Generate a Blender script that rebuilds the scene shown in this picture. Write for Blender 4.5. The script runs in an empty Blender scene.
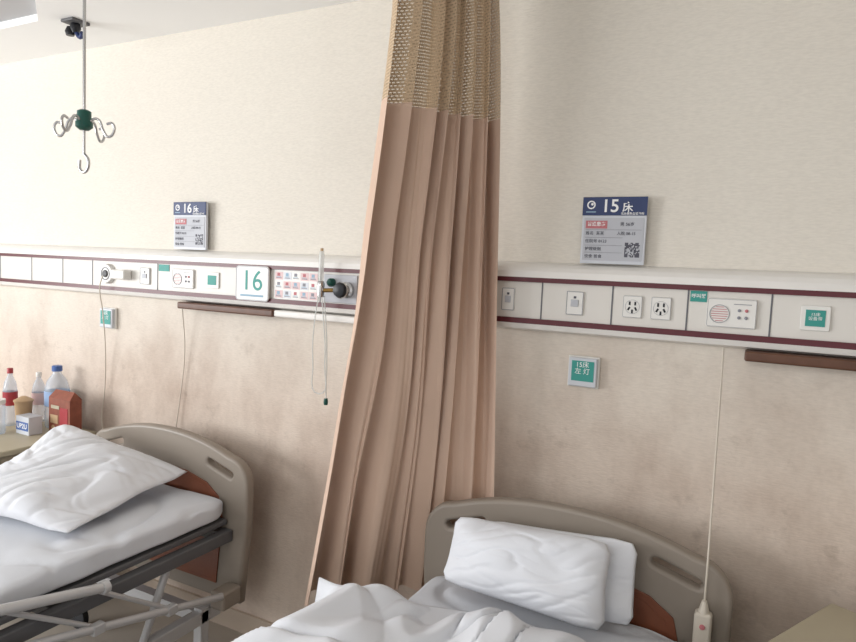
import bpy, math, random, bmesh
from mathutils import Vector, Matrix, noise
random.seed(4)
S=bpy.context.scene
S.view_settings.view_transform='Standard'
def lin(c):
    return tuple(((v/255)/12.92 if v/255<=0.04045 else ((v/255+0.055)/1.055)**2.4) for v in c)
# ---------------- materials
def mat(name,rgb,rough=0.6,metal=0.0,var=0.0,scale=8,bump=0.0,bscale=60,alpha=None,trans=0.0,spec=0.4,emit=None):
    m=bpy.data.materials.new(name); m.use_nodes=True
    nt=m.node_tree; b=nt.nodes['Principled BSDF']; c=lin(rgb)
    b.inputs['Base Color'].default_value=(*c,1); b.inputs['Roughness'].default_value=rough
    b.inputs['Metallic'].default_value=metal; b.inputs['Specular IOR Level'].default_value=spec
    if trans: b.inputs['Transmission Weight'].default_value=trans; b.inputs['IOR'].default_value=1.2
    if alpha is not None: b.inputs['Alpha'].default_value=alpha
    if emit: b.inputs['Emission Color'].default_value=(*c,1); b.inputs['Emission Strength'].default_value=emit
    tc=nt.nodes.new('ShaderNodeTexCoord')
    if var>0:
        n=nt.nodes.new('ShaderNodeTexNoise'); n.inputs['Scale'].default_value=scale; n.inputs['Detail'].default_value=4
        nt.links.new(tc.outputs['Object'],n.inputs['Vector'])
        r=nt.nodes.new('ShaderNodeValToRGB')
        r.color_ramp.elements[0].position=0.3; r.color_ramp.elements[1].position=0.7
        r.color_ramp.elements[0].color=(*[x*(1-var) for x in c],1)
        r.color_ramp.elements[1].color=(*[min(1,x*(1+var)) for x in c],1)
        nt.links.new(n.outputs['Fac'],r.inputs['Fac']); nt.links.new(r.outputs['Color'],b.inputs['Base Color'])
    if bump>0:
        n=nt.nodes.new('ShaderNodeTexNoise'); n.inputs['Scale'].default_value=bscale; n.inputs['Detail'].default_value=3
        nt.links.new(tc.outputs['Object'],n.inputs['Vector'])
        bp=nt.nodes.new('ShaderNodeBump'); bp.inputs['Strength'].default_value=bump; bp.inputs['Distance'].default_value=0.004
        nt.links.new(n.outputs['Fac'],bp.inputs['Height']); nt.links.new(bp.outputs['Normal'],b.inputs['Normal'])
    return m
def wall_mat():
    m=bpy.data.materials.new('wallpaper'); m.use_nodes=True; nt=m.node_tree; N=nt.nodes.new; L=nt.links.new
    b=nt.nodes['Principled BSDF']; b.inputs['Roughness'].default_value=0.7; b.inputs['Specular IOR Level'].default_value=0.2
    tc=N('ShaderNodeTexCoord')
    mp=N('ShaderNodeMapping'); mp.inputs['Scale'].default_value=(55,55,230); L(tc.outputs['Object'],mp.inputs['Vector'])
    n1=N('ShaderNodeTexNoise'); n1.inputs['Scale'].default_value=1; n1.inputs['Detail'].default_value=3; L(mp.outputs[0],n1.inputs['Vector'])
    mp2=N('ShaderNodeMapping'); mp2.inputs['Scale'].default_value=(2.4,2.4,1.5); L(tc.outputs['Object'],mp2.inputs['Vector'])
    n2=N('ShaderNodeTexNoise'); n2.inputs['Scale'].default_value=1.3; n2.inputs['Detail'].default_value=8; n2.inputs['Roughness'].default_value=.68; L(mp2.outputs[0],n2.inputs['Vector'])
    sx=N('ShaderNodeSeparateXYZ'); L(tc.outputs['Object'],sx.inputs[0])
    mr=N('ShaderNodeMapRange'); mr.inputs['From Min'].default_value=.15; mr.inputs['From Max'].default_value=-0.42; L(sx.outputs['Z'],mr.inputs['Value'])
    c1=N('ShaderNodeMix'); c1.data_type='RGBA'; c1.inputs['A'].default_value=(*lin((228,222,211)),1); c1.inputs['B'].default_value=(*lin((216,201,187)),1)
    L(mr.outputs[0],c1.inputs['Factor'])
    r=N('ShaderNodeMapRange'); r.inputs['From Min'].default_value=.42; r.inputs['From Max'].default_value=.68; r.inputs['To Max'].default_value=.70; L(n2.outputs['Fac'],r.inputs['Value'])
    mu=N('ShaderNodeMath'); mu.operation='MULTIPLY'; L(r.outputs[0],mu.inputs[0])
    ad=N('ShaderNodeMath'); ad.operation='ADD'; ad.inputs[1].default_value=.05; L(mr.outputs[0],ad.inputs[0]); L(ad.outputs[0],mu.inputs[1])
    c2=N('ShaderNodeMix'); c2.data_type='RGBA'; L(mu.outputs[0],c2.inputs['Factor']); L(c1.outputs['Result'],c2.inputs['A']); c2.inputs['B'].default_value=(*lin((176,155,140)),1)
    n4=N('ShaderNodeTexNoise'); n4.inputs['Scale'].default_value=9; n4.inputs['Detail'].default_value=6; n4.inputs['Roughness'].default_value=.7; L(tc.outputs['Object'],n4.inputs['Vector'])
    r4=N('ShaderNodeMapRange'); r4.inputs['From Min'].default_value=.58; r4.inputs['From Max'].default_value=.72; r4.inputs['To Max'].default_value=.4; L(n4.outputs['Fac'],r4.inputs['Value'])
    m4=N('ShaderNodeMath'); m4.operation='MULTIPLY'; L(r4.outputs[0],m4.inputs[0]); L(mr.outputs[0],m4.inputs[1])
    c4=N('ShaderNodeMix'); c4.data_type='RGBA'; L(m4.outputs[0],c4.inputs['Factor']); L(c2.outputs['Result'],c4.inputs['A']); c4.inputs['B'].default_value=(*lin((150,132,118)),1)
    r3=N('ShaderNodeMapRange'); r3.inputs['From Min'].default_value=.3; r3.inputs['From Max'].default_value=.7; r3.inputs['To Min'].default_value=.94; r3.inputs['To Max'].default_value=1.03; L(n1.outputs['Fac'],r3.inputs['Value'])
    vm=N('ShaderNodeVectorMath'); vm.operation='SCALE'; L(c4.outputs['Result'],vm.inputs[0]); L(r3.outputs[0],vm.inputs['Scale'])
    L(vm.outputs[0],b.inputs['Base Color'])
    bp=N('ShaderNodeBump'); bp.inputs['Strength'].default_value=.35; bp.inputs['Distance'].default_value=.003; L(n1.outputs['Fac'],bp.inputs['Height']); L(bp.outputs[0],b.inputs['Normal'])
    return m
def mesh_net_mat():
    m=bpy.data.materials.new('curtain_net'); m.use_nodes=True; nt=m.node_tree; N=nt.nodes.new; L=nt.links.new
    b=nt.nodes['Principled BSDF']; b.inputs['Base Color'].default_value=(*lin((200,176,146)),1); b.inputs['Roughness'].default_value=.8
    uv=N('ShaderNodeUVMap'); uv.uv_map='UVMap'
    br=N('ShaderNodeTexBrick'); br.inputs['Scale'].default_value=1; br.inputs['Brick Width'].default_value=.017; br.inputs['Row Height'].default_value=.0095
    br.inputs['Mortar Size'].default_value=.0030; br.inputs['Mortar Smooth'].default_value=0; L(uv.outputs[0],br.inputs['Vector'])
    mr=N('ShaderNodeMapRange'); mr.inputs['To Min'].default_value=.5; mr.inputs['To Max'].default_value=1; L(br.outputs['Fac'],mr.inputs['Value'])
    L(mr.outputs[0],b.inputs['Alpha'])
    return m
M={}
M['wall']=wall_mat()
M['ceil']=mat('ceiling_paint',(250,250,249),.8)
M['ceil2']=mat('ceiling_recess_grey',(190,190,192),.8)  # recess set to a darker grey than the ceiling around it
M['floor']=mat('floor_vinyl',(165,156,145),.4,var=.08,scale=3)
M['base']=mat('skirting',(184,168,152),.5)
M['rail']=mat('rail_enamel',(230,227,222),.35,var=.02,scale=20)
M['panel']=mat('panel_white',(222,218,211),.4)
M['maroon']=mat('maroon_stripe',(92,36,44),.35)
M['seam']=mat('seam_grey',(105,105,110),.6)
M['brown']=mat('brown_wood',(98,66,50),.45,var=.15,scale=20)
M['white']=mat('white_plastic',(230,228,223),.35)
M['black']=mat('black_plastic',(22,24,30),.4)
M['teal']=mat('teal_label',(58,150,140),.5)
M['blue']=mat('sign_blue',(38,54,98),.45)
M['card']=mat('sign_card',(186,188,194),.5)
M['frame']=mat('sign_frame',(205,208,214),.35)
M['text']=mat('print_white',(240,240,240),.5)
M['dark']=mat('print_dark',(85,85,95),.6)
M['grey']=mat('print_grey',(140,141,148),.6)
M['lpink']=mat('print_light_pink',(228,200,200),.6)
M['lblue']=mat('print_light_blue',(150,180,200),.6)
M['pink']=mat('print_pink',(190,115,120),.6)
M['cloth']=mat('white_cotton',(225,227,232),.85,bump=.2,bscale=500,spec=.1)
M['sheet']=mat('sheet_cotton',(216,219,225),.85,bump=.2,bscale=400,spec=.1)
M['bedp']=mat('bed_plastic',(146,136,125),.42)
M['bedp2']=mat('bed_panel_brown',(128,76,54),.4,var=.08,scale=12)
M['metal']=mat('bed_steel',(195,195,196),.35,metal=.2)
M['dsteel']=mat('bed_steel_dark',(95,95,97),.5)
M['chrome']=mat('chrome',(190,190,190),.25,metal=1)
M['green']=mat('green_plastic',(20,80,70),.4)
M['cord']=mat('cord_plastic',(205,196,182),.5)
M['clear']=mat('clear_tube',(225,228,225),.2,alpha=.5)
M['cab']=mat('cabinet_laminate',(182,173,150),.5,var=.03,scale=6)
M['cabd']=mat('cabinet_side',(155,145,126),.5)
M['curt']=mat('curtain_fabric',(214,187,168),.85,var=.03,scale=5,bump=.2,bscale=300,spec=.1)
M['net']=mesh_net_mat()
M['brass']=mat('brass',(150,120,70),.3,metal=1)
M['pet']=mat('clear_pet',(205,218,232),.08,alpha=.4)
M['bluep']=mat('blue_plastic',(75,105,165),.35)
M['bluel']=mat('blue_bottle_label',(150,175,210),.35)
M['redp']=mat('red_plastic',(165,60,66),.35)
M['orange']=mat('brown_red_card',(138,78,60),.55,var=.15,scale=30)
M['tan']=mat('bowl_tan',(190,160,125),.5)
M['fill_glow']=mat('added_fill_glow',(250,250,248),.4,emit=1.0)  # glowing face of the added, unseen ceiling panel
# ---------------- helpers
def root(name,loc):
    e=bpy.data.objects.new(name,None); e.location=loc; e.empty_display_size=.05; S.collection.objects.link(e); return e
def adopt(o,par):
    if par is not None:
        o.parent=par; o.matrix_parent_inverse=Matrix.Translation(-Vector(par.location))
    return o
def mk(name,verts,faces,m,par=None,smooth=False,mats=None):
    me=bpy.data.meshes.new(name); me.from_pydata([tuple(v) for v in verts],[],faces); me.update()
    o=bpy.data.objects.new(name,me); S.collection.objects.link(o)
    for mm in (mats or [m]): me.materials.append(mm)
    if smooth:
        for p in me.polygons: p.use_smooth=True
    return adopt(o,par)
def box(name,lo,hi,m,par=None,bev=0,rot=None):
    x0,y0,z0=lo;x1,y1,z1=hi
    c=Vector(((x0+x1)/2,(y0+y1)/2,(z0+z1)/2))
    v=[Vector((x,y,z))-c for x in(x0,x1) for y in(y0,y1) for z in(z0,z1)]
    f=[(0,1,3,2),(4,6,7,5),(0,4,5,1),(2,3,7,6),(0,2,6,4),(1,5,7,3)]
    o=mk(name,v,f,m,par); o.location=c
    if rot: o.rotation_euler=rot
    if bev:
        b=o.modifiers.new('b','BEVEL'); b.width=bev; b.segments=3; b.limit_method='ANGLE'
        for p in o.data.polygons:p.use_smooth=True
        o.modifiers.new('w','WEIGHTED_NORMAL')
    return o
def tomesh(o,name,m,par,smooth=True):
    bpy.context.view_layer.update()
    dg=bpy.context.evaluated_depsgraph_get()
    me=bpy.data.meshes.new_from_object(o.evaluated_get(dg)); mw=o.matrix_world.copy()
    bpy.data.objects.remove(o)
    me.materials.clear(); me.materials.append(m)
    n=bpy.data.objects.new(name,me); n.matrix_world=mw; S.collection.objects.link(n)
    if smooth:
        for p in me.polygons:p.use_smooth=True
    return adopt(n,par)
def tube(name,pts,r,m,par=None,smooth_curve=True,res=6):
    cu=bpy.data.curves.new(name,'CURVE'); cu.dimensions='3D'; cu.bevel_depth=r; cu.bevel_resolution=3; cu.use_fill_caps=True
    cu.resolution_u=res
    if smooth_curve and len(pts)>2:
        sp=cu.splines.new('BEZIER'); sp.bezier_points.add(len(pts)-1)
        for bp,p in zip(sp.bezier_points,pts):
            bp.co=p; bp.handle_left_type=bp.handle_right_type='AUTO'
    else:
        sp=cu.splines.new('POLY'); sp.points.add(len(pts)-1)
        for q,p in zip(sp.points,pts): q.co=(*p,1)
    o=bpy.data.objects.new(name+'_c',cu); S.collection.objects.link(o)
    return tomesh(o,name,m,par)
def plate(name,loops,y,th,bev,m,par=None,cx=0):
    cu=bpy.data.curves.new(name,'CURVE'); cu.dimensions='2D'; cu.fill_mode='BOTH'; cu.extrude=th/2-bev; cu.bevel_depth=bev; cu.bevel_resolution=3
    for lp in loops:
        sp=cu.splines.new('POLY'); sp.points.add(len(lp)-1); sp.use_cyclic_u=True
        for q,p in zip(sp.points,lp): q.co=(p[0],p[1],0,1)
    o=bpy.data.objects.new(name+'_c',cu); S.collection.objects.link(o)
    o.rotation_euler=(math.pi/2,0,0); o.location=(cx,y,0)
    return tomesh(o,name,m,par,smooth=False)
def lathe(name,prof,loc,m,par=None,seg=32,axis='Z',cap=True):
    v=[];f=[]
    for (r,z) in prof:
        for i in range(seg):
            a=2*math.pi*i/seg
            p=(r*math.cos(a),r*math.sin(a),z)
            if axis=='Y': p=(p[0],-p[2],p[1])
            v.append(p)
    for j in range(len(prof)-1):
        for i in range(seg):
            a=j*seg+i;b=j*seg+(i+1)%seg
            f.append((a,b,b+seg,a+seg))
    if cap:
        f.append(tuple(range(seg))[::-1]); k=(len(prof)-1)*seg; f.append(tuple(range(k,k+seg)))
    o=mk(name,v,f,m,par,smooth=True); o.location=loc
    mod=o.modifiers.new('e','EDGE_SPLIT'); mod.split_angle=math.radians(40)
    return o
def text(name,s,x,y,z,size,m,par,align='CENTER',off=.015):
    cu=bpy.data.curves.new(name,'FONT'); cu.body=s; cu.size=size; cu.align_x=align; cu.align_y='CENTER'; cu.extrude=.0003; cu.offset=size*off
    o=bpy.data.objects.new(name+'_c',cu); S.collection.objects.link(o)
    o.rotation_euler=(math.pi/2,0,0); o.location=(x,y,z)
    return tomesh(o,name,m,par,smooth=False)
def rrect(x0,z0,x1,z1,r,n=6):
    out=[]
    for cx,cz,a0 in((x1-r,z1-r,0),(x0+r,z1-r,90),(x0+r,z0+r,180),(x1-r,z0+r,270)):
        for i in range(n+1):
            a=math.radians(a0+90*i/n); out.append((cx+r*math.cos(a),cz+r*math.sin(a)))
    return out
def sstep(a,b,x):
    t=min(1,max(0,(x-a)/(b-a))); return t*t*(3-2*t)
# ---------------- room
H=1.6
box('wall_back',(-5.3,0,0),(3.5,.12,2.85),M['wall'])
box('floor',(-5.3,-5.5,-.1),(3.5,.12,0),M['floor'])
CZ=2.58
v=[(-5.3,0,CZ),(3.5,0,CZ),(3.5,-5.5,CZ),(-2.35,-5.5,CZ),(-2.35,-.62,CZ),(-2.80,-.32,CZ),(-5.3,-.32,CZ)]
n=len(v); vv=v+[(a,b,CZ+.03) for a,b,c in v]
ff=[tuple(range(n))[::-1],tuple(range(n,2*n))]+[(i,(i+1)%n,(i+1)%n+n,i+n) for i in range(n)]
mk('ceiling',vv,ff,M['ceil'])
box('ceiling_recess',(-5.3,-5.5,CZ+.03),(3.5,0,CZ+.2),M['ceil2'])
box('wall_right',(3.5,-5.5,0),(3.6,.12,2.78),M['wall'])
box('wall_left_lower',(-5.4,-5.5,0),(-5.3,.12,.9),M['wall'])
box('wall_left_upper',(-5.4,-5.5,2.4),(-5.3,.12,2.78),M['wall'])
box('wall_left_near',(-5.4,-1.6,.9),(-5.3,.12,2.4),M['wall'])
box('wall_left_far',(-5.4,-5.5,.9),(-5.3,-4.8,2.4),M['wall'])
w=root('window_1',(-5.35,-3.2,.9))
for i,yy in enumerate((-4.8,-3.73,-2.66,-1.64)):
    box('mullion_%d'%i,(-5.37,yy,.9),(-5.33,yy+.04,2.4),M['white'],w)
box('sill',(-5.4,-4.8,.88),(-5.22,-1.6,.91),M['white'],w)
box('head',(-5.37,-4.8,2.36),(-5.33,-1.6,2.4),M['white'],w)
box('baseboard_back',(-5.3,-.012,0),(3.5,0,.09),M['base'])

# ---------------- bed-head service rail
rl=root('bedhead_service_rail',(-1.6,-.03,1.54))
def prof(name,pts,m,x0=-4.2,x1=1.3):
    n=len(pts); v=[(x0,y,z) for y,z in pts]+[(x1,y,z) for y,z in pts]
    f=[tuple(range(n)),tuple(range(n,2*n))[::-1]]+[(i,i+n,(i+1)%n+n,(i+1)%n) for i in range(n)]
    return mk(name,v,f,m,rl)
zt=1.640; zA=zt-.048; zB=zt-.063; zC=zt-.180; zD=zt-.197
prof('top_cap',[(-.001,zt+.002),(-.015,zt),(-.035,zt-.006),(-.05,zt-.015),(-.06,zt-.028),(-.062,zA),(-.001,zA)],M['rail'])
prof('upper_stripe',[(-.001,zA),(-.060,zA),(-.060,zB),(-.001,zB)],M['maroon'])
prof('face',[(-.001,zB),(-.052,zB),(-.052,zC),(-.001,zC)],M['panel'])
prof('lower_stripe',[(-.001,zC),(-.060,zC),(-.060,zD),(-.001,zD)],M['maroon'])
prof('bottom_lip',[(-.001,zD),(-.058,zD),(-.050,zt-.214),(-.02,zt-.222),(-.001,zt-.222)],M['rail'])
FY=-.0525
for i,x in enumerate((-3.56,-3.29,-3.04,-2.816,-2.373,-1.905,-1.484,-1.30,-1.0,-.769,-.613,-.392,-.178,.036,.27,.5)):
    box('seam_%d'%i,(x-.0022,FY-.001,zC),(x+.0022,FY,zB),M['seam'],rl)
zm=(zB+zC)/2
def socket(x,i):
    plate('socket_plate_%d'%i,[rrect(-.027,zm-.032,.027,zm+.032,.004)],FY-.003,.006,.0015,M['white'],rl,cx=x)
    plate('socket_rim_%d'%i,[rrect(-.027,zm-.032,.027,zm+.032,.004),rrect(-.0262,zm-.0312,.0262,zm+.0312,.003)],FY-.0062,.0006,.0001,M['grey'],rl,cx=x)
    for k,(dx,dz,a) in enumerate(((-.010,-.006,.5),(.010,-.006,-.5),(-.008,.010,0),(.008,.010,0),(0,-.014,0))):
        box('slot',(x+dx-.0026,FY-.0072,zm+dz-.0055),(x+dx+.0026,FY-.006,zm+dz+.0055),M['black'],rl,rot=(0,a,0))
    lathe('socket_ring',[(.021,0),(.021,.0008),(.0202,.0008),(.0202,0)],(x,FY-.006,zm),M['grey'],rl,axis='Y',cap=False)
socket(-.331,1); socket(-.250,2)
def switch(x,i,w=.017,h=.03):
    plate('switch_plate_%d'%i,[rrect(-w,zm-h,w,zm+h,.003)],FY-.003,.006,.0015,M['white'],rl,cx=x)
    plate('switch_rim_%d'%i,[rrect(-w,zm-h,w,zm+h,.003),rrect(-w*.94,zm-h*.96,w*.94,zm+h*.96,.002)],FY-.0065,.001,.0002,M['grey'],rl,cx=x)
    box('rocker_%d'%i,(x-w*.45,FY-.010,zm-h*.3),(x+w*.45,FY-.006,zm+h*.3),M['card'],rl,bev=.001)
    box('led_%d'%i,(x-.004,FY-.0072,zm+h*.4),(x+.004,FY-.006,zm+h*.6),M['dark'],rl)
switch(-.725,1,.021,.036); switch(-.505,2,.026,.036); switch(-2.45,3,.03,.036)
def intercom(x,i):
    plate('intercom_%d'%i,[rrect(-.062,zm-.04,.062,zm+.038,.005)],FY-.004,.008,.002,M['white'],rl,cx=x)
    plate('intercom_rim_%d'%i,[rrect(-.062,zm-.04,.062,zm+.038,.005),rrect(-.0612,zm-.0392,.0612,zm+.0372,.004)],FY-.0083,.0006,.0001,M['grey'],rl,cx=x)
    lathe('speaker_ring_%d'%i,[(.026,0),(.026,.002),(.0245,.002),(.0245,0)],(x-.03,FY-.008,zm-.004),M['grey'],rl,axis='Y',cap=False)
    for k in range(7):
        hw=math.sqrt(max(0,.022**2-(.0065*(k-3))**2))
        if hw>0: box('grille',(x-.03-hw,FY-.0092,zm-.004+.0065*(k-3)-.0009),(x-.03+hw,FY-.008,zm-.004+.0065*(k-3)+.0009),M['pink'],rl)
    for k in range(4):
        lathe('button',[(.0045,0),(.0045,.003),(.003,.004)],(x+.02+.018*(k%2),FY-.008,zm+.008-.02*(k//2)),M['pink'] if k==1 else M['grey'],rl,seg=12,axis='Y')
    box('slot_line',(x+.005,FY-.009,zm+.024),(x+.05,FY-.008,zm+.026),M['grey'],rl)
intercom(-.062,1)
box('call_label',(-.172,FY-.002,zm+.026),(-.128,FY,zm+.057),M['teal'],rl); text('call_label_text','呼叫器',-.15,FY-.0025,zm+.042,.013,M['text'],rl)
plate('teal_button_frame',[rrect(-.033,zm-.032,.033,zm+.032,.004)],FY-.003,.006,.0015,M['white'],rl,cx=.141)
box('teal_button',(.141-.023,FY-.0075,zm-.022),(.141+.023,FY-.006,zm+.022),M['teal'],rl); text('teal_button_text','15床\n设备带',.141,FY-.008,zm+.004,.011,M['text'],rl,off=0)
intercom(-2.21,2)
box('call_label2',(-2.365,FY-.002,zm+.026),(-2.30,FY,zm+.055),M['teal'],rl)
plate('teal_button_frame2',[rrect(-.036,zm-.032,.036,zm+.032,.004)],FY-.003,.006,.0015,M['white'],rl,cx=-2.04)
box('teal_button2',(-2.064,FY-.0075,zm-.020),(-2.016,FY-.006,zm+.020),M['teal'],rl)
lathe('round_outlet',[(.046,0),(.046,.012),(.042,.018),(.018,.018),(.016,.012)],(-2.70,FY,zm),M['white'],rl,axis='Y')
lathe('round_outlet_ring',[(.030,.012),(.030,.0195),(.026,.0195),(.026,.012)],(-2.70,FY,zm),M['seam'],rl,axis='Y',cap=False)
lathe('round_outlet_core',[(.015,0),(.015,.024),(.009,.026)],(-2.70,FY,zm),M['dsteel'],rl,axis='Y')
box('plug_body',(-2.63,FY-.045,zm-.022),(-2.54,FY,zm+.022),M['white'],rl,bev=.008)
bn=root('bed_number_plate',(-1.81,-.07,zm))
PY=-.0665
plate('plate',[rrect(-.085,zm-.070,.085,zm+.066,.014)],PY,.007,.002,M['white'],bn,cx=-1.81)
plate('plate_rim',[rrect(-.085,zm-.070,.085,zm+.066,.014),rrect(-.0825,zm-.0675,.0825,zm+.0635,.012)],PY-.004,.001,.0002,M['card'],bn,cx=-1.81)
text('number','16',-1.81,PY-.004,zm+.006,.115,M['teal'],bn,off=.0)
box('caption',(-1.87,PY-.0045,zm-.055),(-1.75,PY-.0035,zm-.047),M['lblue'],bn)
st=root('notice_stickers',(-1.6,-.055,zm))
box('paper',(-1.708,FY-.0017,zm-.057),(-1.495,FY-.0004,zm+.056),M['white'],st)
for r_ in range(3):
    for c_ in range(5):
        x=-1.703+c_*.042; z=zm+.050-r_*.036
        box('cell',(x,FY-.0024,z-.030),(x+.038,FY-.0017,z),[M['lpink'],M['frame'],M['white'],M['lpink']][(r_*2+c_)%4],st)
        box('cell_mark',(x+.010,FY-.0028,z-.016),(x+.024,FY-.0024,z-.004),[M['pink'],M['lblue'],M['grey']][(r_*2+c_)%3],st)
        box('cell_line',(x+.005,FY-.0028,z-.025),(x+.032,FY-.0024,z-.022),M['grey'],st)
        box('cell_line',(x+.005,FY-.0028,z-.020),(x+.028,FY-.0024,z-.018),M['lblue'],st)
ox=root('oxygen_flowmeter',(-1.40,-.1,zm))
box('outlet_plate',(-1.465,FY-.006,zm-.055),(-1.315,FY,zm+.05),M['card'],ox,bev=.002)
lathe('outlet_collar',[(.03,0),(.03,.02),(.022,.025),(.022,.045)],(-1.355,FY,zm-.005),M['chrome'],ox,axis='Y')
lathe('knob',[(.026,0),(.028,.01),(.024,.022),(.01,.026)],(-1.355,FY-.045,zm-.005),M['black'],ox,axis='Y')
lathe('knob_ring',[(.029,0),(.031,.005),(.029,.01)],(-1.355,FY-.045,zm-.005),M['chrome'],ox,axis='Y',cap=False)
tube('valve_arm',[(-1.44,-.11,zm-.01),(-1.355,-.085,zm-.005)],.008,M['brass'],ox,False)
lathe('valve_body',[(.012,-.03),(.014,-.01),(.014,.02),(.010,.03)],(-1.44,-.11,zm-.005),M['chrome'],ox)
lathe('flow_tube',[(.009,.0),(.010,.02),(.010,.10),(.008,.115)],(-1.44,-.11,zm+.02),M['clear'],ox)
lathe('flow_cap',[(.006,0),(.006,.010)],(-1.44,-.11,zm+.135),M['tan'],ox)
lathe('outlet2',[(.016,0),(.016,.02),(.010,.03)],(-1.425,FY,zm+.020),M['green'],ox,axis='Y')
tube('hose',[(-1.44,-.12,zm-.03),(-1.455,-.12,zm-.12),(-1.465,-.11,zm-.28),(-1.44,-.10,zm-.40),(-1.418,-.10,zm-.28),(-1.425,-.11,zm-.1),(-1.43,-.115,zm-.035)],.0028,M['clear'],ox)
tube('hose2',[(-1.43,-.10,zm-.03),(-1.42,-.09,zm-.2),(-1.415,-.09,zm-.42)],.0028,M['clear'],ox)
lathe('hose_end',[(.007,-.010),(.009,0),(.007,.014)],(-1.415,-.09,zm-.43),M['green'],ox,seg=14)
for nm,x0,x1,x2 in(('a',-2.23,-1.70,-1.30),('b',-.02,.6,.9)):
    u=root('reading_lamp',((x0+x2)/2,-.05,1.4))
    box('shade',(x0,-.072,zt-.252),(x1,-.004,zt-.2235),M['brown'],u,bev=.006)
    box('tube_cover',(x1,-.065,zt-.25),(x2,-.004,zt-.2235),M['rail'],u,bev=.006)
# ---------------- wall signs
def sign(cx,num,w=.0965):
    s=root('bed_info_sign',(cx,-.02,1.75))
    z0=zt+.004; z1=z0+.204; y=-.03
    box('backboard',(cx-w,y,z0),(cx+w,y+.012,z1),M['frame'],s,bev=.002)
    box('mount',(cx-.06,y+.012,z0+.05),(cx+.06,-.001,z1-.04),M['dsteel'],s)
    box('header',(cx-w,y-.004,z1-.056),(cx+w,y,z1),M['blue'],s,bev=.001)
    box('card',(cx-w+.007,y-.002,z0+.010),(cx+w-.007,y,z1-.063),M['card'],s)
    text('number',num,cx-.012,y-.0045,z1-.029,.054,M['text'],s)
    text('ward','床',cx+.040,y-.0045,z1-.033,.032,M['text'],s)
    lathe('logo',[(.013,0),(.013,.0006),(.009,.0006),(.009,0)],(cx-.070,y-.004,z1-.024),M['text'],s,axis='Y',cap=False)
    lathe('logo_dot',[(.004,0),(.004,.0006)],(cx-.067,y-.004,z1-.022),M['text'],s,axis='Y',seg=12)
    box('logo_text',(cx-.085,y-.0046,z1-.047),(cx-.055,y-.004,z1-.044),M['lblue'],s)
    text('ward_small','北京医院普通外科',cx+.055,y-.0045,z1-.051,.0085,M['text'],s)
    box('tag',(cx-.084,y-.003,z0+.108),(cx-.018,y-.002,z0+.132),M['pink'],s)
    text('tag_text','普通患者',cx-.051,y-.0035,z0+.121,.014,M['text'],s)
    for k,(a,b,zz) in enumerate(((-.084,.084,.104),(-.084,.03,.080),(-.084,.03,.056),(-.084,.03,.034))):
        box('line',(cx+a,y-.003,z0+zz),(cx+b,y-.0022,z0+zz+.0011),M['grey'],s)
    for zz,t in((.093,'姓名  某某'),(.069,'住院号 0123'),(.045,'护理级别'),(.022,'饮食 普食')):
        text('row',t,cx-.083,y-.0032,z0+zz,.0125,M['dark'],s,align='LEFT',off=0)
    text('value1','男 56岁',cx+.02,y-.0032,z0+.121,.013,M['dark'],s,align='LEFT',off=0)
    text('value2','入院 08-15',cx+.012,y-.0032,z0+.093,.012,M['dark'],s,align='LEFT',off=0)
    V=[];F=[]; n=13; q=.0034
    for i in range(n):
        for j in range(n):
            corner=(i<3 and j<3) or (i>n-4 and j<3) or (i<3 and j>n-4)
            if corner or random.random()<.5:
                x=cx+.038+i*q; z=z0+.022+j*q; b=len(V)
                V+= [(x,y-.0028,z),(x+q,y-.0028,z),(x+q,y-.0028,z+q),(x,y-.0028,z+q)]; F.append((b,b+1,b+2,b+3))
    mk('qr_code',V,F,M['dark'],s)
sign(-.408,'15'); sign(-2.205,'16')
def callbox(cx,z,t):
    s=root('call_button_box',(cx,-.02,z))
    box('base',(cx-.05,-.014,z-.05),(cx+.05,-.001,z+.05),M['white'],s,bev=.003)
    box('cover',(cx-.045,-.028,z-.046),(cx+.045,-.014,z+.046),M['frame'],s,bev=.005)
    box('label',(cx-.034,-.030,z-.028),(cx+.036,-.028,z+.036),M['teal'],s)
    text('label_text',t,cx,-.0305,z+.013,.021,M['text'],s,off=0)
callbox(-.475,1.300,'15床\n左 灯'); callbox(-2.755,1.305,'16床\n左 灯')

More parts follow.
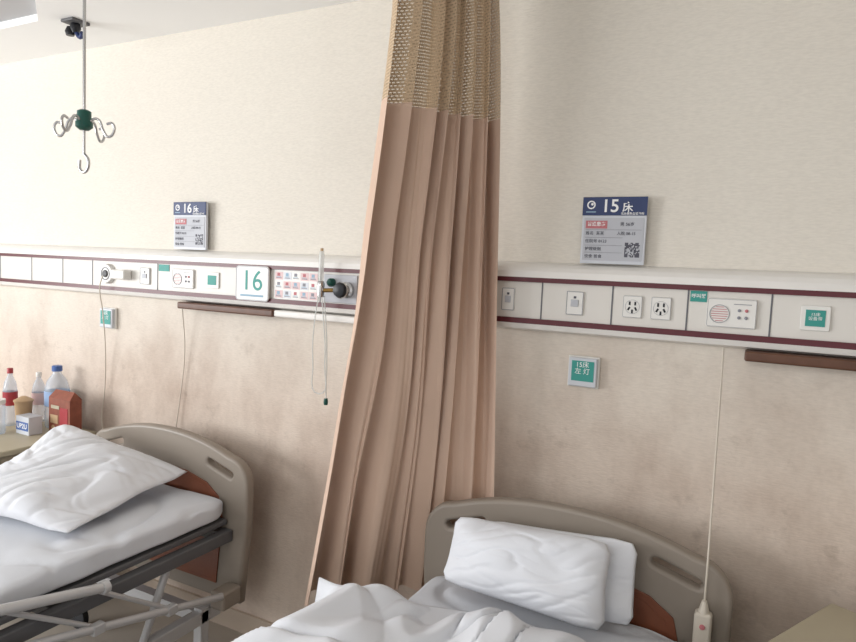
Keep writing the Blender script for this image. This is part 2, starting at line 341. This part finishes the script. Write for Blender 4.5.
# ---------------- curtain
def bez(p0,p1,p2,t): return p0*(1-t)**2+p1*2*t*(1-t)+p2*t*t
def curtain(name):
    nu,nz=480,110
    zb,ztop,zn=.50,CZ-.03,2.09
    V=[];F=[];UV=[]
    T=[Vector((-.815,-.125)),Vector((-.88,-.20)),Vector((-.965,-.45))]
    B=[Vector((-.712,-.100)),Vector((-1.02,-.085)),Vector((-1.255,-.42))]
    for j in range(nz+1):
        z=zb+(ztop-zb)*j/nz
        k=(ztop-z)/(ztop-zb)
        kk=max(0,(k-.10)/.90)**1.25
        P=[T[i].lerp(B[i],kk) for i in range(3)]
        P[0]=T[0].lerp(B[0],k**.65)
        sq=sstep(1.75,.88,z)
        for i in range(nu+1):
            t=i/nu
            c=bez(P[0],P[1],P[2],t)
            d=(2*(1-t)*(P[1]-P[0])+2*t*(P[2]-P[1])).normalized(); nrm=Vector((-d.y,d.x))
            w=t+.026*math.sin(2*math.pi*1.7*t+.9*k+.5)+.017*math.sin(2*math.pi*4.3*t+2+.8*k)
            ph=2*math.pi*(7.5*w)+.8*math.sin(k*1.7+t*5)
            a1=.66+1.2*noise.noise(Vector((t*6,k*1.1,3)))
            amp=(.034+.018*k)*a1
            fade=.35+.65*sstep(.1,.6,k)
            off=amp*math.sin(ph) + .012*fade*math.sin(ph*1.9+2.0*k+t*4)
            off+= .009*noise.noise(Vector((t*20,k*2.5,0)))+.004*noise.noise(Vector((t*50,k*3,8)))
            m_=sq*sstep(-1.12,-.94,c.x)
            off*=1-.35*m_
            p=c+nrm*off+d*(.009*math.cos(ph+.6))
            soft=-.090+.062*math.tanh((p.y+.090)/.062)
            p.y=p.y*(1-m_)+soft*m_
            if z>1.38: p.y=min(p.y,-.068)
            elif z>1.20: p.y=min(p.y,-.068+.052*(1.38-z)/.18)
            else: p.y=min(p.y,-.016)
            V.append((p.x,p.y,z)); UV.append((t*1.9,z))
    W=nu+1
    for j in range(nz):
        for i in range(nu): F.append((j*W+i,j*W+i+1,(j+1)*W+i+1,(j+1)*W+i))
    o=mk(name,V,F,M['curt'],None,True,mats=[M['curt'],M['net']])
    uv=o.data.uv_layers.new(name='UVMap')
    for p in o.data.polygons:
        if (V[p.vertices[0]][2]+V[p.vertices[2]][2])/2>zn: p.material_index=1
        for li,vi in zip(p.loop_indices,p.vertices): uv.data[li].uv=UV[vi]
    return o
curtain('privacy_curtain')
box('curtain_track',(-.9,-4.5,CZ-.03),(-.87,-.02,CZ-.0005),M['rail'])

# ---------------- pillows
def pillow(name,c,T,m,par=None,seed=0,wr=.012,flat=.35,rc=.06,kc=.35):
    n=72; c=[Vector(a) for a in c]
    nrm=((c[1]-c[0]).cross(c[3]-c[0])).normalized()
    V=[];F=[]
    def pt(s,t,side):
        ss=s*(1-rc*(1-t*t)*abs(s)); tt=t*(1-rc*(1-s*s)*abs(t))
        k=max(0,abs(s)+abs(t)-1.7)*kc
        ss*=1-k; tt*=1-k
        a=(ss+1)/2;b=(tt+1)/2
        p=c[0]*(1-a)*(1-b)+c[1]*a*(1-b)+c[2]*a*b+c[3]*(1-a)*b
        pr=max(0,(1-abs(s)**2.8)*(1-abs(t)**2.8))**.5
        h=T*pr*(1 if side>0 else flat)
        q=Vector((s*1.1+seed,t*1.1,seed*1.7))
        wv=noise.noise(q)*1.5
        g=noise.noise(Vector((s*1.2+seed,t*1.0,9)))
        cr=noise.noise(Vector(((s+t)*.9+g,(t-s)*2.6+g*1.5,seed)))
        wv-= max(0,.22-abs(cr))*2.4
        cr2=noise.noise(Vector((s*1.0-g,t*3.2+g*2,seed+4)))
        wv-= max(0,.10-abs(cr2))*2.0
        h+=wr*wv*min(1,pr*1.6)*(1 if side>0 else .3)
        return p+nrm*h*side+nrm*.014*noise.noise(q*1.4+Vector((5,5,5)))
    for side in(1,-1):
        b=len(V)
        for j in range(n+1):
            for i in range(n+1): V.append(pt(-1+2*i/n,-1+2*j/n,side))
        for j in range(n):
            for i in range(n):
                f=(b+j*(n+1)+i,b+j*(n+1)+i+1,b+(j+1)*(n+1)+i+1,b+(j+1)*(n+1)+i)
                F.append(f if side>0 else f[::-1])
    o=mk(name,V,F,m,par,True)
    bm=bmesh.new(); bm.from_mesh(o.data); bmesh.ops.remove_doubles(bm,verts=bm.verts,dist=.0005); bm.to_mesh(o.data); bm.free()
    for p in o.data.polygons:p.use_smooth=True
    return o
# ---------------- hospital bed
def bed(cx,mz,tilt,th,w=.447,mw=.39,hz=0):
    r=root('hospital_bed',(cx,-1.2,0))
    sh=.837+hz; top=.898+hz
    pts=[(-w*.93,.28),(-w*.97,.45),(-w,.62),(-w,sh-.10)]
    for i in range(1,8):
        a=math.pi/2*i/8
        pts.append((-w+.085-.085*math.cos(a),sh-.10+.095*math.sin(a)))
    for i in range(15):
        x=(-w+.09)+(w-.09)*i/14; u=x/(w-.09)
        pts.append((x,sh-.003+(top-sh)*(1-abs(u)**2.2)))
    out=pts+[(-x,z) for x,z in pts[-2::-1]]
    def slot(x,z,a,l=.082,h=.024):
        o=[]
        for s in(1,-1):
            for i in range(9):
                t=math.radians(-90+180*i/8)
                px=s*(l-h)+s*h*math.cos(t); pz=s*h*math.sin(t)
                o.append((x+px*math.cos(a)-pz*math.sin(a),z+px*math.sin(a)+pz*math.cos(a)))
        return o
    for nm,y,hh in(('headboard',-.195,0),('footboard',-2.28,-.06)):
        o=plate(nm,[out,slot(-.315,.792+hz,.30),slot(.315,.792+hz,-.30)],y,.044,.012,M['bedp'],r,cx=cx)
        o.location.z+=hh
        inset=[(-.31,.33),(-.335,.60),(-.315,.680),(-.25,.725),(-.14,.752),(0,.76)]
        inset=inset+[(-a,b) for a,b in inset[-2::-1]]
        inn=[(a*.94,.5+(b-.5)*.94) for a,b in inset]
        for sgn,t in((-1,'front'),(1,'back')):
            o=plate(nm+'_panel_'+t,[inset],y+sgn*.0235,.005,.0015,M['bedp2'],r,cx=cx); o.location.z+=hh
            o=plate(nm+'_groove_'+t,[inset,inn],y+sgn*.0245,.005,.0015,M['bedp2'],r,cx=cx); o.location.z+=hh
    for s in(-1,1):
        box('side_beam',(cx+s*.375-.02,-2.24,mz-th-.085),(cx+s*.375+.02,-.22,mz-th-.04),M['dsteel'],r,bev=.004)
        box('base_beam',(cx+s*.36-.02,-2.1,.24),(cx+s*.36+.02,-.26,.29),M['metal'],r,bev=.004)
        for yy in(-.34,-2.05):
            box('leg',(cx+s*.36-.02,yy-.02,.10),(cx+s*.36+.02,yy+.02,.30),M['metal'],r,bev=.004)
            lathe('castor',[(.03,-.015),(.05,-.012),(.05,.012),(.03,.015)],(cx+s*.36,yy,.05),M['black'],r,axis='Y')
        for yy in(-.5,-1.2,-1.9):
            tube('link',[(cx+s*.36,yy-.1,.29),(cx+s*.37,yy,mz-th-.06)],.014,M['metal'],r,False)
    for yy in(-.24,-.9,-1.6,-2.2):
        box('cross_beam',(cx-.385,yy-.02,mz-th-.08),(cx+.385,yy+.02,mz-th-.045),M['dsteel'],r)
    for yy in(-.34,-2.05):
        box('base_cross',(cx-.36,yy-.02,.245),(cx+.36,yy+.02,.285),M['metal'],r)
    box('deck',(cx-mw-.002,-2.22,mz-th-.022),(cx+mw+.002,-.225,mz-th-.001),M['dsteel'],r,bev=.006)
    for s in(-1,1):
        box('corner_block',(cx+s*.415-.035,-.32,.29),(cx+s*.415+.035,-.225,.36),M['bedp'],r,bev=.01)
    tube('crank_screw',[(cx-.1,-2.2,.36),(cx-.1,-.8,.36)],.014,M['chrome'],r,False)
    for s in(-1,1):
        X=cx+s*.435; t=tilt
        p=lambda y,z:(X,y,z)
        y0,y1=-.30,-1.55
        lowA=p(y0,.345); lowB=p(y1,.345+t*1.25)
        zu=.595 if t else .45
        upA=p(-.80,zu); upB=p(-1.85,zu+t*.95)
        tube('guard_lower_bar',[lowA,lowB],.013,M['metal'],r,False)
        tube('guard_upper_bar',[upA,upB],.015,M['metal'],r,False)
        lathe('guard_bar_end',[(.019,-.01),(.019,.01)],upA,M['metal'],r,seg=16,axis='Y')
        for k in range(4):
            a=Vector(lowA).lerp(Vector(lowB),.20+.22*k); b=Vector(upA).lerp(Vector(upB),.04+.26*k)
            off=Vector((s*-.018,0,0))
            tube('guard_strut',[a+off,b+off],.008,M['metal'],r,False)
            box('guard_pivot',(a.x-.014,a.y-.02,a.z-.016),(a.x+.014,a.y+.02,a.z+.016),M['metal'],r,bev=.004)
    m_=110; V=[];F=[]; y0,y1=-2.20,-.235; z0,z1=mz-th,mz
    K=96
    def sec(a):
        ca,sa=math.cos(a),math.sin(a); e=.3
        return (math.copysign(abs(ca)**e,ca),math.copysign(abs(sa)**e,sa))
    for j in range(m_+1):
        v=j/m_; y=y0+(y1-y0)*v
        endt=min(1,min(v,1-v)*40); sh_=1-.05*(1-endt)**2
        for i in range(K):
            a=2*math.pi*(i+.5)/K; sx_,sz_=sec(a)
            x=cx+mw*sx_*sh_; z=(z0+z1)/2+(z1-z0)/2*sz_*(1-.25*(1-endt)**2)
            wv=noise.noise(Vector((x*4,y*3,1)))*.008- max(0,.14-abs(noise.noise(Vector((x*4+y*3,y*5-x*2,2)))))*.09
            if sz_>0: z+=wv
            if abs(sx_)>.95: x+= math.copysign(1,sx_)*(.007*noise.noise(Vector((y*9,z*6,5)))+.003)
            V.append((x,y,z))
    for j in range(m_):
        for i in range(K):
            F.append((j*K+i,j*K+(i+1)%K,(j+1)*K+(i+1)%K,(j+1)*K+i))
    F.append(tuple(range(K))); F.append(tuple(range(m_*K,(m_+1)*K))[::-1])
    mk('mattress_sheeted',V,F,M['sheet'],r,True)
    return r
bed(-2.135,.695,.25,.09,mw=.370); bed(-.455,.65,0,.10,hz=.015)
pillow('pillow',[(-2.44,-.90,.722),(-1.88,-.80,.716),(-1.945,-.24,.765),(-2.60,-.34,.880)],.072,M['cloth'],seed=2,wr=.018,rc=.055,kc=.12)
pillow('pillow',[(-.765,-.395,.695),(-.285,-.41,.68),(-.295,-.325,.90),(-.765,-.30,.865)],.072,M['cloth'],seed=7,wr=.008,flat=.5,rc=.03,kc=.25)
pillow('pillow',[(-.70,-.315,.685),(-.225,-.325,.67),(-.235,-.26,.89),(-.70,-.25,.85)],.03,M['cloth'],seed=11,wr=.006,flat=.4,rc=.03,kc=.25)
# ---------------- quilt on near bed
def quilt():
    nx,ny=210,270; V=[];F=[]
    for j in range(ny+1):
        v=j/ny
        for i in range(nx+1):
            u=i/nx
            x=-1.13+1.20*u
            back=-.53+.055*min(1,max(0,(x+.95)/.35))+.015*math.sin(x*9)
            y=back-(2.2+back)*v
            q=Vector((x,y,0))
            w1=noise.noise(q*2.2+Vector((3,1,0))); w2=noise.noise(Vector((x*3+y*2,y*5-x*3,7)))
            f1=noise.noise(Vector((x*3.2+w1*1.2,y*2.6-x*2.4+w1,2)))
            f2=noise.noise(Vector((x*7-y*4+w1*2,y*5,4)))
            z=.728+.035*w1+.018*w2-max(0,.22-abs(f1))*.21-max(0,.13-abs(f2))*.19
            z+=.040*math.exp(-(((x+.84)/.09)**2+((y+.61)/.12)**2))
            z+=.034*math.exp(-(((x+.48)/.17)**2+((y+.56)/.07)**2))
            z-=.040*math.exp(-(((x+.70)/.045)**2+((y+.58)/.14)**2))
            el=max(0,(-.93-x)/.20); er=max(0,(x+.03)/.10); e=max(el,er)
            z-=.30*el**1.5+.2*er**1.5; xx=x+.04*el*el-.04*er*er
            xx-=.10*sstep(-.65,-1.0,y)*sstep(-.8,-1.0,x)
            b=max(0,1-v*22); z=z-(z-.668)*b**2.2
            xx+=.025*e*math.sin(y*15+2*w1)
            V.append((xx,y,max(z,.668) if e<=0 else z))
    W=nx+1
    for j in range(ny):
        for i in range(nx): F.append((j*W+i,(j+1)*W+i,(j+1)*W+i+1,j*W+i+1))
    o=mk('quilt',V,F,M['cloth'],None,True)
    so=o.modifiers.new('s','SOLIDIFY'); so.thickness=.006; so.offset=1
quilt()
# ---------------- cords
c=root('call_handset',(-.065,-.23,.7))
tube('cord',[(-.075,-.05,zt-.224),(-.073,-.07,1.30),(-.068,-.16,1.05),(-.064,-.236,.86),(-.064,-.245,.76)],.0028,M['cord'],c)
lathe('handset_neck',[(.006,0),(.009,-.01),(.014,-.03),(.016,-.035)],(-.064,-.247,.765),M['cord'],c,seg=16)
box('handset_body',(-.086,-.264,.64),(-.042,-.230,.735),M['cord'],c,bev=.009)
lathe('handset_button',[(.007,0),(.007,.003),(.005,.005)],(-.064,-.264,.70),M['pink'],c,seg=16,axis='Y')
tube('power_cord',[(-2.70,-.085,zm-.01),(-2.705,-.095,zm-.06),(-2.72,-.07,1.35),(-2.745,-.035,1.15),(-2.77,-.02,.95),(-2.79,-.02,.80),(-2.745,-.03,.70),(-2.70,-.03,.6)],.0028,M['cord'])
tube('call_cord',[(-2.22,-.05,zt-.256),(-2.235,-.02,1.2),(-2.27,-.015,.95),(-2.29,-.02,.80),(-2.30,-.03,.6)],.0024,M['cord'])
# ---------------- IV hanger
ix,iy=-1.99,-.67
iv=root('iv_drip_hanger',(ix,iy,CZ))
tube('rod',[(ix,iy,CZ-.02),(ix,iy,2.05)],.005,M['chrome'],iv,False)
lathe('ceiling_slider',[(.022,-.019),(.022,-.03),(.01,-.04)],(ix,iy,CZ),M['white'],iv)
lathe('hub',[(.012,.035),(.021,.03),(.022,.0),(.026,-.005),(.026,-.02),(.014,-.03)],(ix,iy,2.035),M['green'],iv)
for k in range(4):
    a=math.radians(20+90*k); d=Vector((math.cos(a),math.sin(a),0)); b=Vector((ix,iy,2.02))
    pts=[b+d*.015+Vector((0,0,.01)),b+d*.045+Vector((0,0,.022)),b+d*.07+Vector((0,0,-.02)),b+d*.085+Vector((0,0,-.035)),b+d*.105+Vector((0,0,-.015)),b+d*.098+Vector((0,0,.008)),b+d*.08+Vector((0,0,.006))]
    tube('hook_%d'%k,pts,.0042,M['chrome'],iv)
tube('lower_stem',[(ix,iy,2.01),(ix,iy,1.93)],.0045,M['chrome'],iv,False)
tube('lower_hook',[(ix,iy,1.93),(ix+.022,iy,1.905),(ix+.008,iy,1.872),(ix-.02,iy,1.880),(ix-.022,iy,1.91)],.005,M['chrome'],iv)
box('iv_track',(-2.4,iy-.012,CZ-.018),(-1.2,iy+.012,CZ-.0005),M['rail'])
cb=root('ceiling_bracket',(-2.64,-.26,CZ))
box('plate',(-2.68,-.30,CZ-.012),(-2.60,-.22,CZ-.0005),M['dsteel'],cb,bev=.003)
lathe('knuckle',[(.018,0),(.022,-.02),(.014,-.04)],(-2.64,-.26,CZ-.01),M['black'],cb)
tube('arm',[(-2.64,-.26,CZ-.04),(-2.61,-.26,CZ-.07),(-2.58,-.27,CZ-.06)],.009,M['blue'],cb)
lathe('clip',[(.016,-.015),(.02,0),(.012,.02)],(-2.66,-.27,CZ-.045),M['black'],cb)
# ---------------- bedside cabinets
def cabinet(loc,rot,h=.76):
    r=root('bedside_cabinet',(0,0,0))
    box('body',(-.22,-.22,.06),(.22,.22,h-.025),M['cabd'],r,bev=.003)
    box('top',(-.235,-.235,h-.025),(.235,.235,h),M['cab'],r,bev=.006)
    for i,(a,b) in enumerate(((.55,.72),(.33,.535),(.08,.315))):
        box('door_%d'%i,(-.21,-.235,a),(.21,-.22,b),M['cab'],r,bev=.003)
        box('handle_%d'%i,(-.05,-.25,(a+b)/2-.008),(.05,-.235,(a+b)/2+.008),M['chrome'],r,bev=.003)
    for x in(-.18,.18):
        for y in(-.18,.18): lathe('foot',[(.02,0),(.02,.06)],(x,y,0),M['black'],r,seg=12)
    r.location=loc; r.rotation_euler=(0,0,rot)
    return r
cabinet((-3.04,-.27,0),0,.75)
a=math.radians(-27); ca,sa=math.cos(a),math.sin(a)
cabinet((.236+.235*ca+.235*sa,-.070-.235*ca+.235*sa,0),a,.765)
tz=.7505
def bottle(x,y,h,rad,m,cap,label=None):
    r=root('water_bottle',(x,y,tz))
    lathe('body',[(rad*.9,0),(rad,.01),(rad,h*.25),(rad*.93,h*.30),(rad,h*.35),(rad,h*.62),(rad*.8,h*.76),(rad*.35,h*.88),(rad*.35,h*.93)],(x,y,tz),m,r)
    lathe('cap',[(rad*.42,h*.92),(rad*.42,h),(rad*.36,h*1.01)],(x,y,tz),cap,r)
    if label: lathe('label',[(rad*1.01,h*.36),(rad*1.01,h*.60)],(x,y,tz),label,r,cap=False)
bottle(-3.035,-.085,.30,.056,M['pet'],M['bluep'],M['bluel'])
bottle(-3.225,-.20,.28,.032,M['pet'],M['redp'],M['redp'])
bottle(-3.19,-.08,.25,.032,M['pet'],M['white'],M['lpink'])
g=root('glass_jar',(-3.14,-.33,tz))
lathe('body',[(.044,0),(.046,.01),(.046,.13),(.042,.14)],(-3.125,-.33,tz),M['pet'],g); lathe('lid',[(.046,.141),(.046,.160)],(-3.125,-.33,tz),M['white'],g)
b_=root('gift_box',(-2.87,-.15,tz))
gx0,gx1,gy0,gy1,gh=-2.96,-2.802,-.175,-.115,.17
box('carton',(gx0,gy0,tz),(gx1,gy1,tz+gh),M['orange'],b_,bev=.002)
mk('flap',[(gx0,gy0,tz+gh),(gx1,gy0,tz+gh),(gx1-.01,gy0+.03,tz+gh+.035),(gx0+.01,gy0+.03,tz+gh+.035),(gx1,gy1,tz+gh),(gx0,gy1,tz+gh)],[(0,1,2,3),(3,2,4,5),(0,3,5),(1,4,2)],M['orange'],b_)
box('print',(gx0+.015,gy0-.002,tz+.05),(gx0+.07,gy0-.0005,tz+.09),M['tan'],b_); box('print2',(gx0+.085,gy0-.002,tz+.02),(gx1-.015,gy0-.0005,tz+.13),M['redp'],b_)
box('print3',(gx0+.02,gy0-.002,tz+.12),(gx0+.08,gy0-.0005,tz+.136),M['cab'],b_)
lathe('print_seal',[(.013,0),(.013,.001)],(gx0+.035,gy0-.0005,tz+.028),M['tan'],b_,axis='Y')
sb=root('snack_box',(-3.0,-.20,tz))
box('carton',(-3.06,-.27,tz),(-2.96,-.205,tz+.085),M['frame'],sb,bev=.002); box('band',(-3.055,-.272,tz+.02),(-2.965,-.2705,tz+.06),M['bluep'],sb); text('print','UP2U',-3.01,-.2725,tz+.04,.032,M['text'],sb)
bw=root('food_bowl',(-3.12,-.19,tz))
lathe('bowl',[(.030,0),(.032,.01),(.038,.12),(.041,.13),(.036,.125)],(-3.125,-.195,tz),M['tan'],bw)
lathe('lid',[(.043,.131),(.043,.137),(.012,.155)],(-3.125,-.195,tz),M['tan'],bw)

# ---------------- lights
def area(name,loc,tgt,sx,sy,p,col=(1,1,1)):
    l=bpy.data.lights.new(name,'AREA'); l.shape='RECTANGLE'; l.size=sx; l.size_y=sy; l.energy=p; l.color=col
    o=bpy.data.objects.new(name,l); S.collection.objects.link(o); o.location=loc
    o.rotation_euler=(Vector(tgt)-Vector(loc)).to_track_quat('-Z','Y').to_euler(); return o
area('window_daylight',(-5.2,-3.2,1.65),(-1.5,-.3,1.6),2.8,1.4,160,(.97,.985,1))
cl=root('added_fill_panel',(-.8,-3.3,CZ-.03))  # unseen panel, added to brighten the room and upper wall
box('fill_housing',(-1.45,-3.62,CZ-.05),(-.15,-2.98,CZ-.001),M['white'],cl,bev=.004)
box('fill_diffuser',(-1.42,-3.59,CZ-.054),(-.18,-3.01,CZ-.050),M['fill_glow'],cl)
area('added_ceiling_fill',(-.8,-3.3,CZ-.06),(-.8,-2.4,1.0),1.2,.55,28,(1,.99,.97))  # added fill light for the upper wall, from the unseen panel
W=bpy.data.worlds.new('room_ambient'); S.world=W; W.use_nodes=True
W.node_tree.nodes['Background'].inputs[0].default_value=(.98,.988,1,1); W.node_tree.nodes['Background'].inputs[1].default_value=1.05
# ---------------- camera
th,ps,ro=math.radians(4.5),math.radians(27),math.radians(2.55)
f0=Vector((-math.sin(ps),math.cos(ps),0)); rt=Vector((math.cos(ps),math.sin(ps),0))
fw=f0*math.cos(th)-Vector((0,0,math.sin(th))); up=f0*math.sin(th)+Vector((0,0,math.cos(th)))
R=rt*math.cos(ro)+up*math.sin(ro); U=up*math.cos(ro)-rt*math.sin(ro)
cam=bpy.data.cameras.new('camera'); co=bpy.data.objects.new('camera',cam); S.collection.objects.link(co)
cam.sensor_width=36; cam.lens=643*36/856; cam.clip_start=.02
co.matrix_world=Matrix((( R.x,U.x,-fw.x,0),(R.y,U.y,-fw.y,-2.05),(R.z,U.z,-fw.z,H),(0,0,0,1)))
S.camera=co
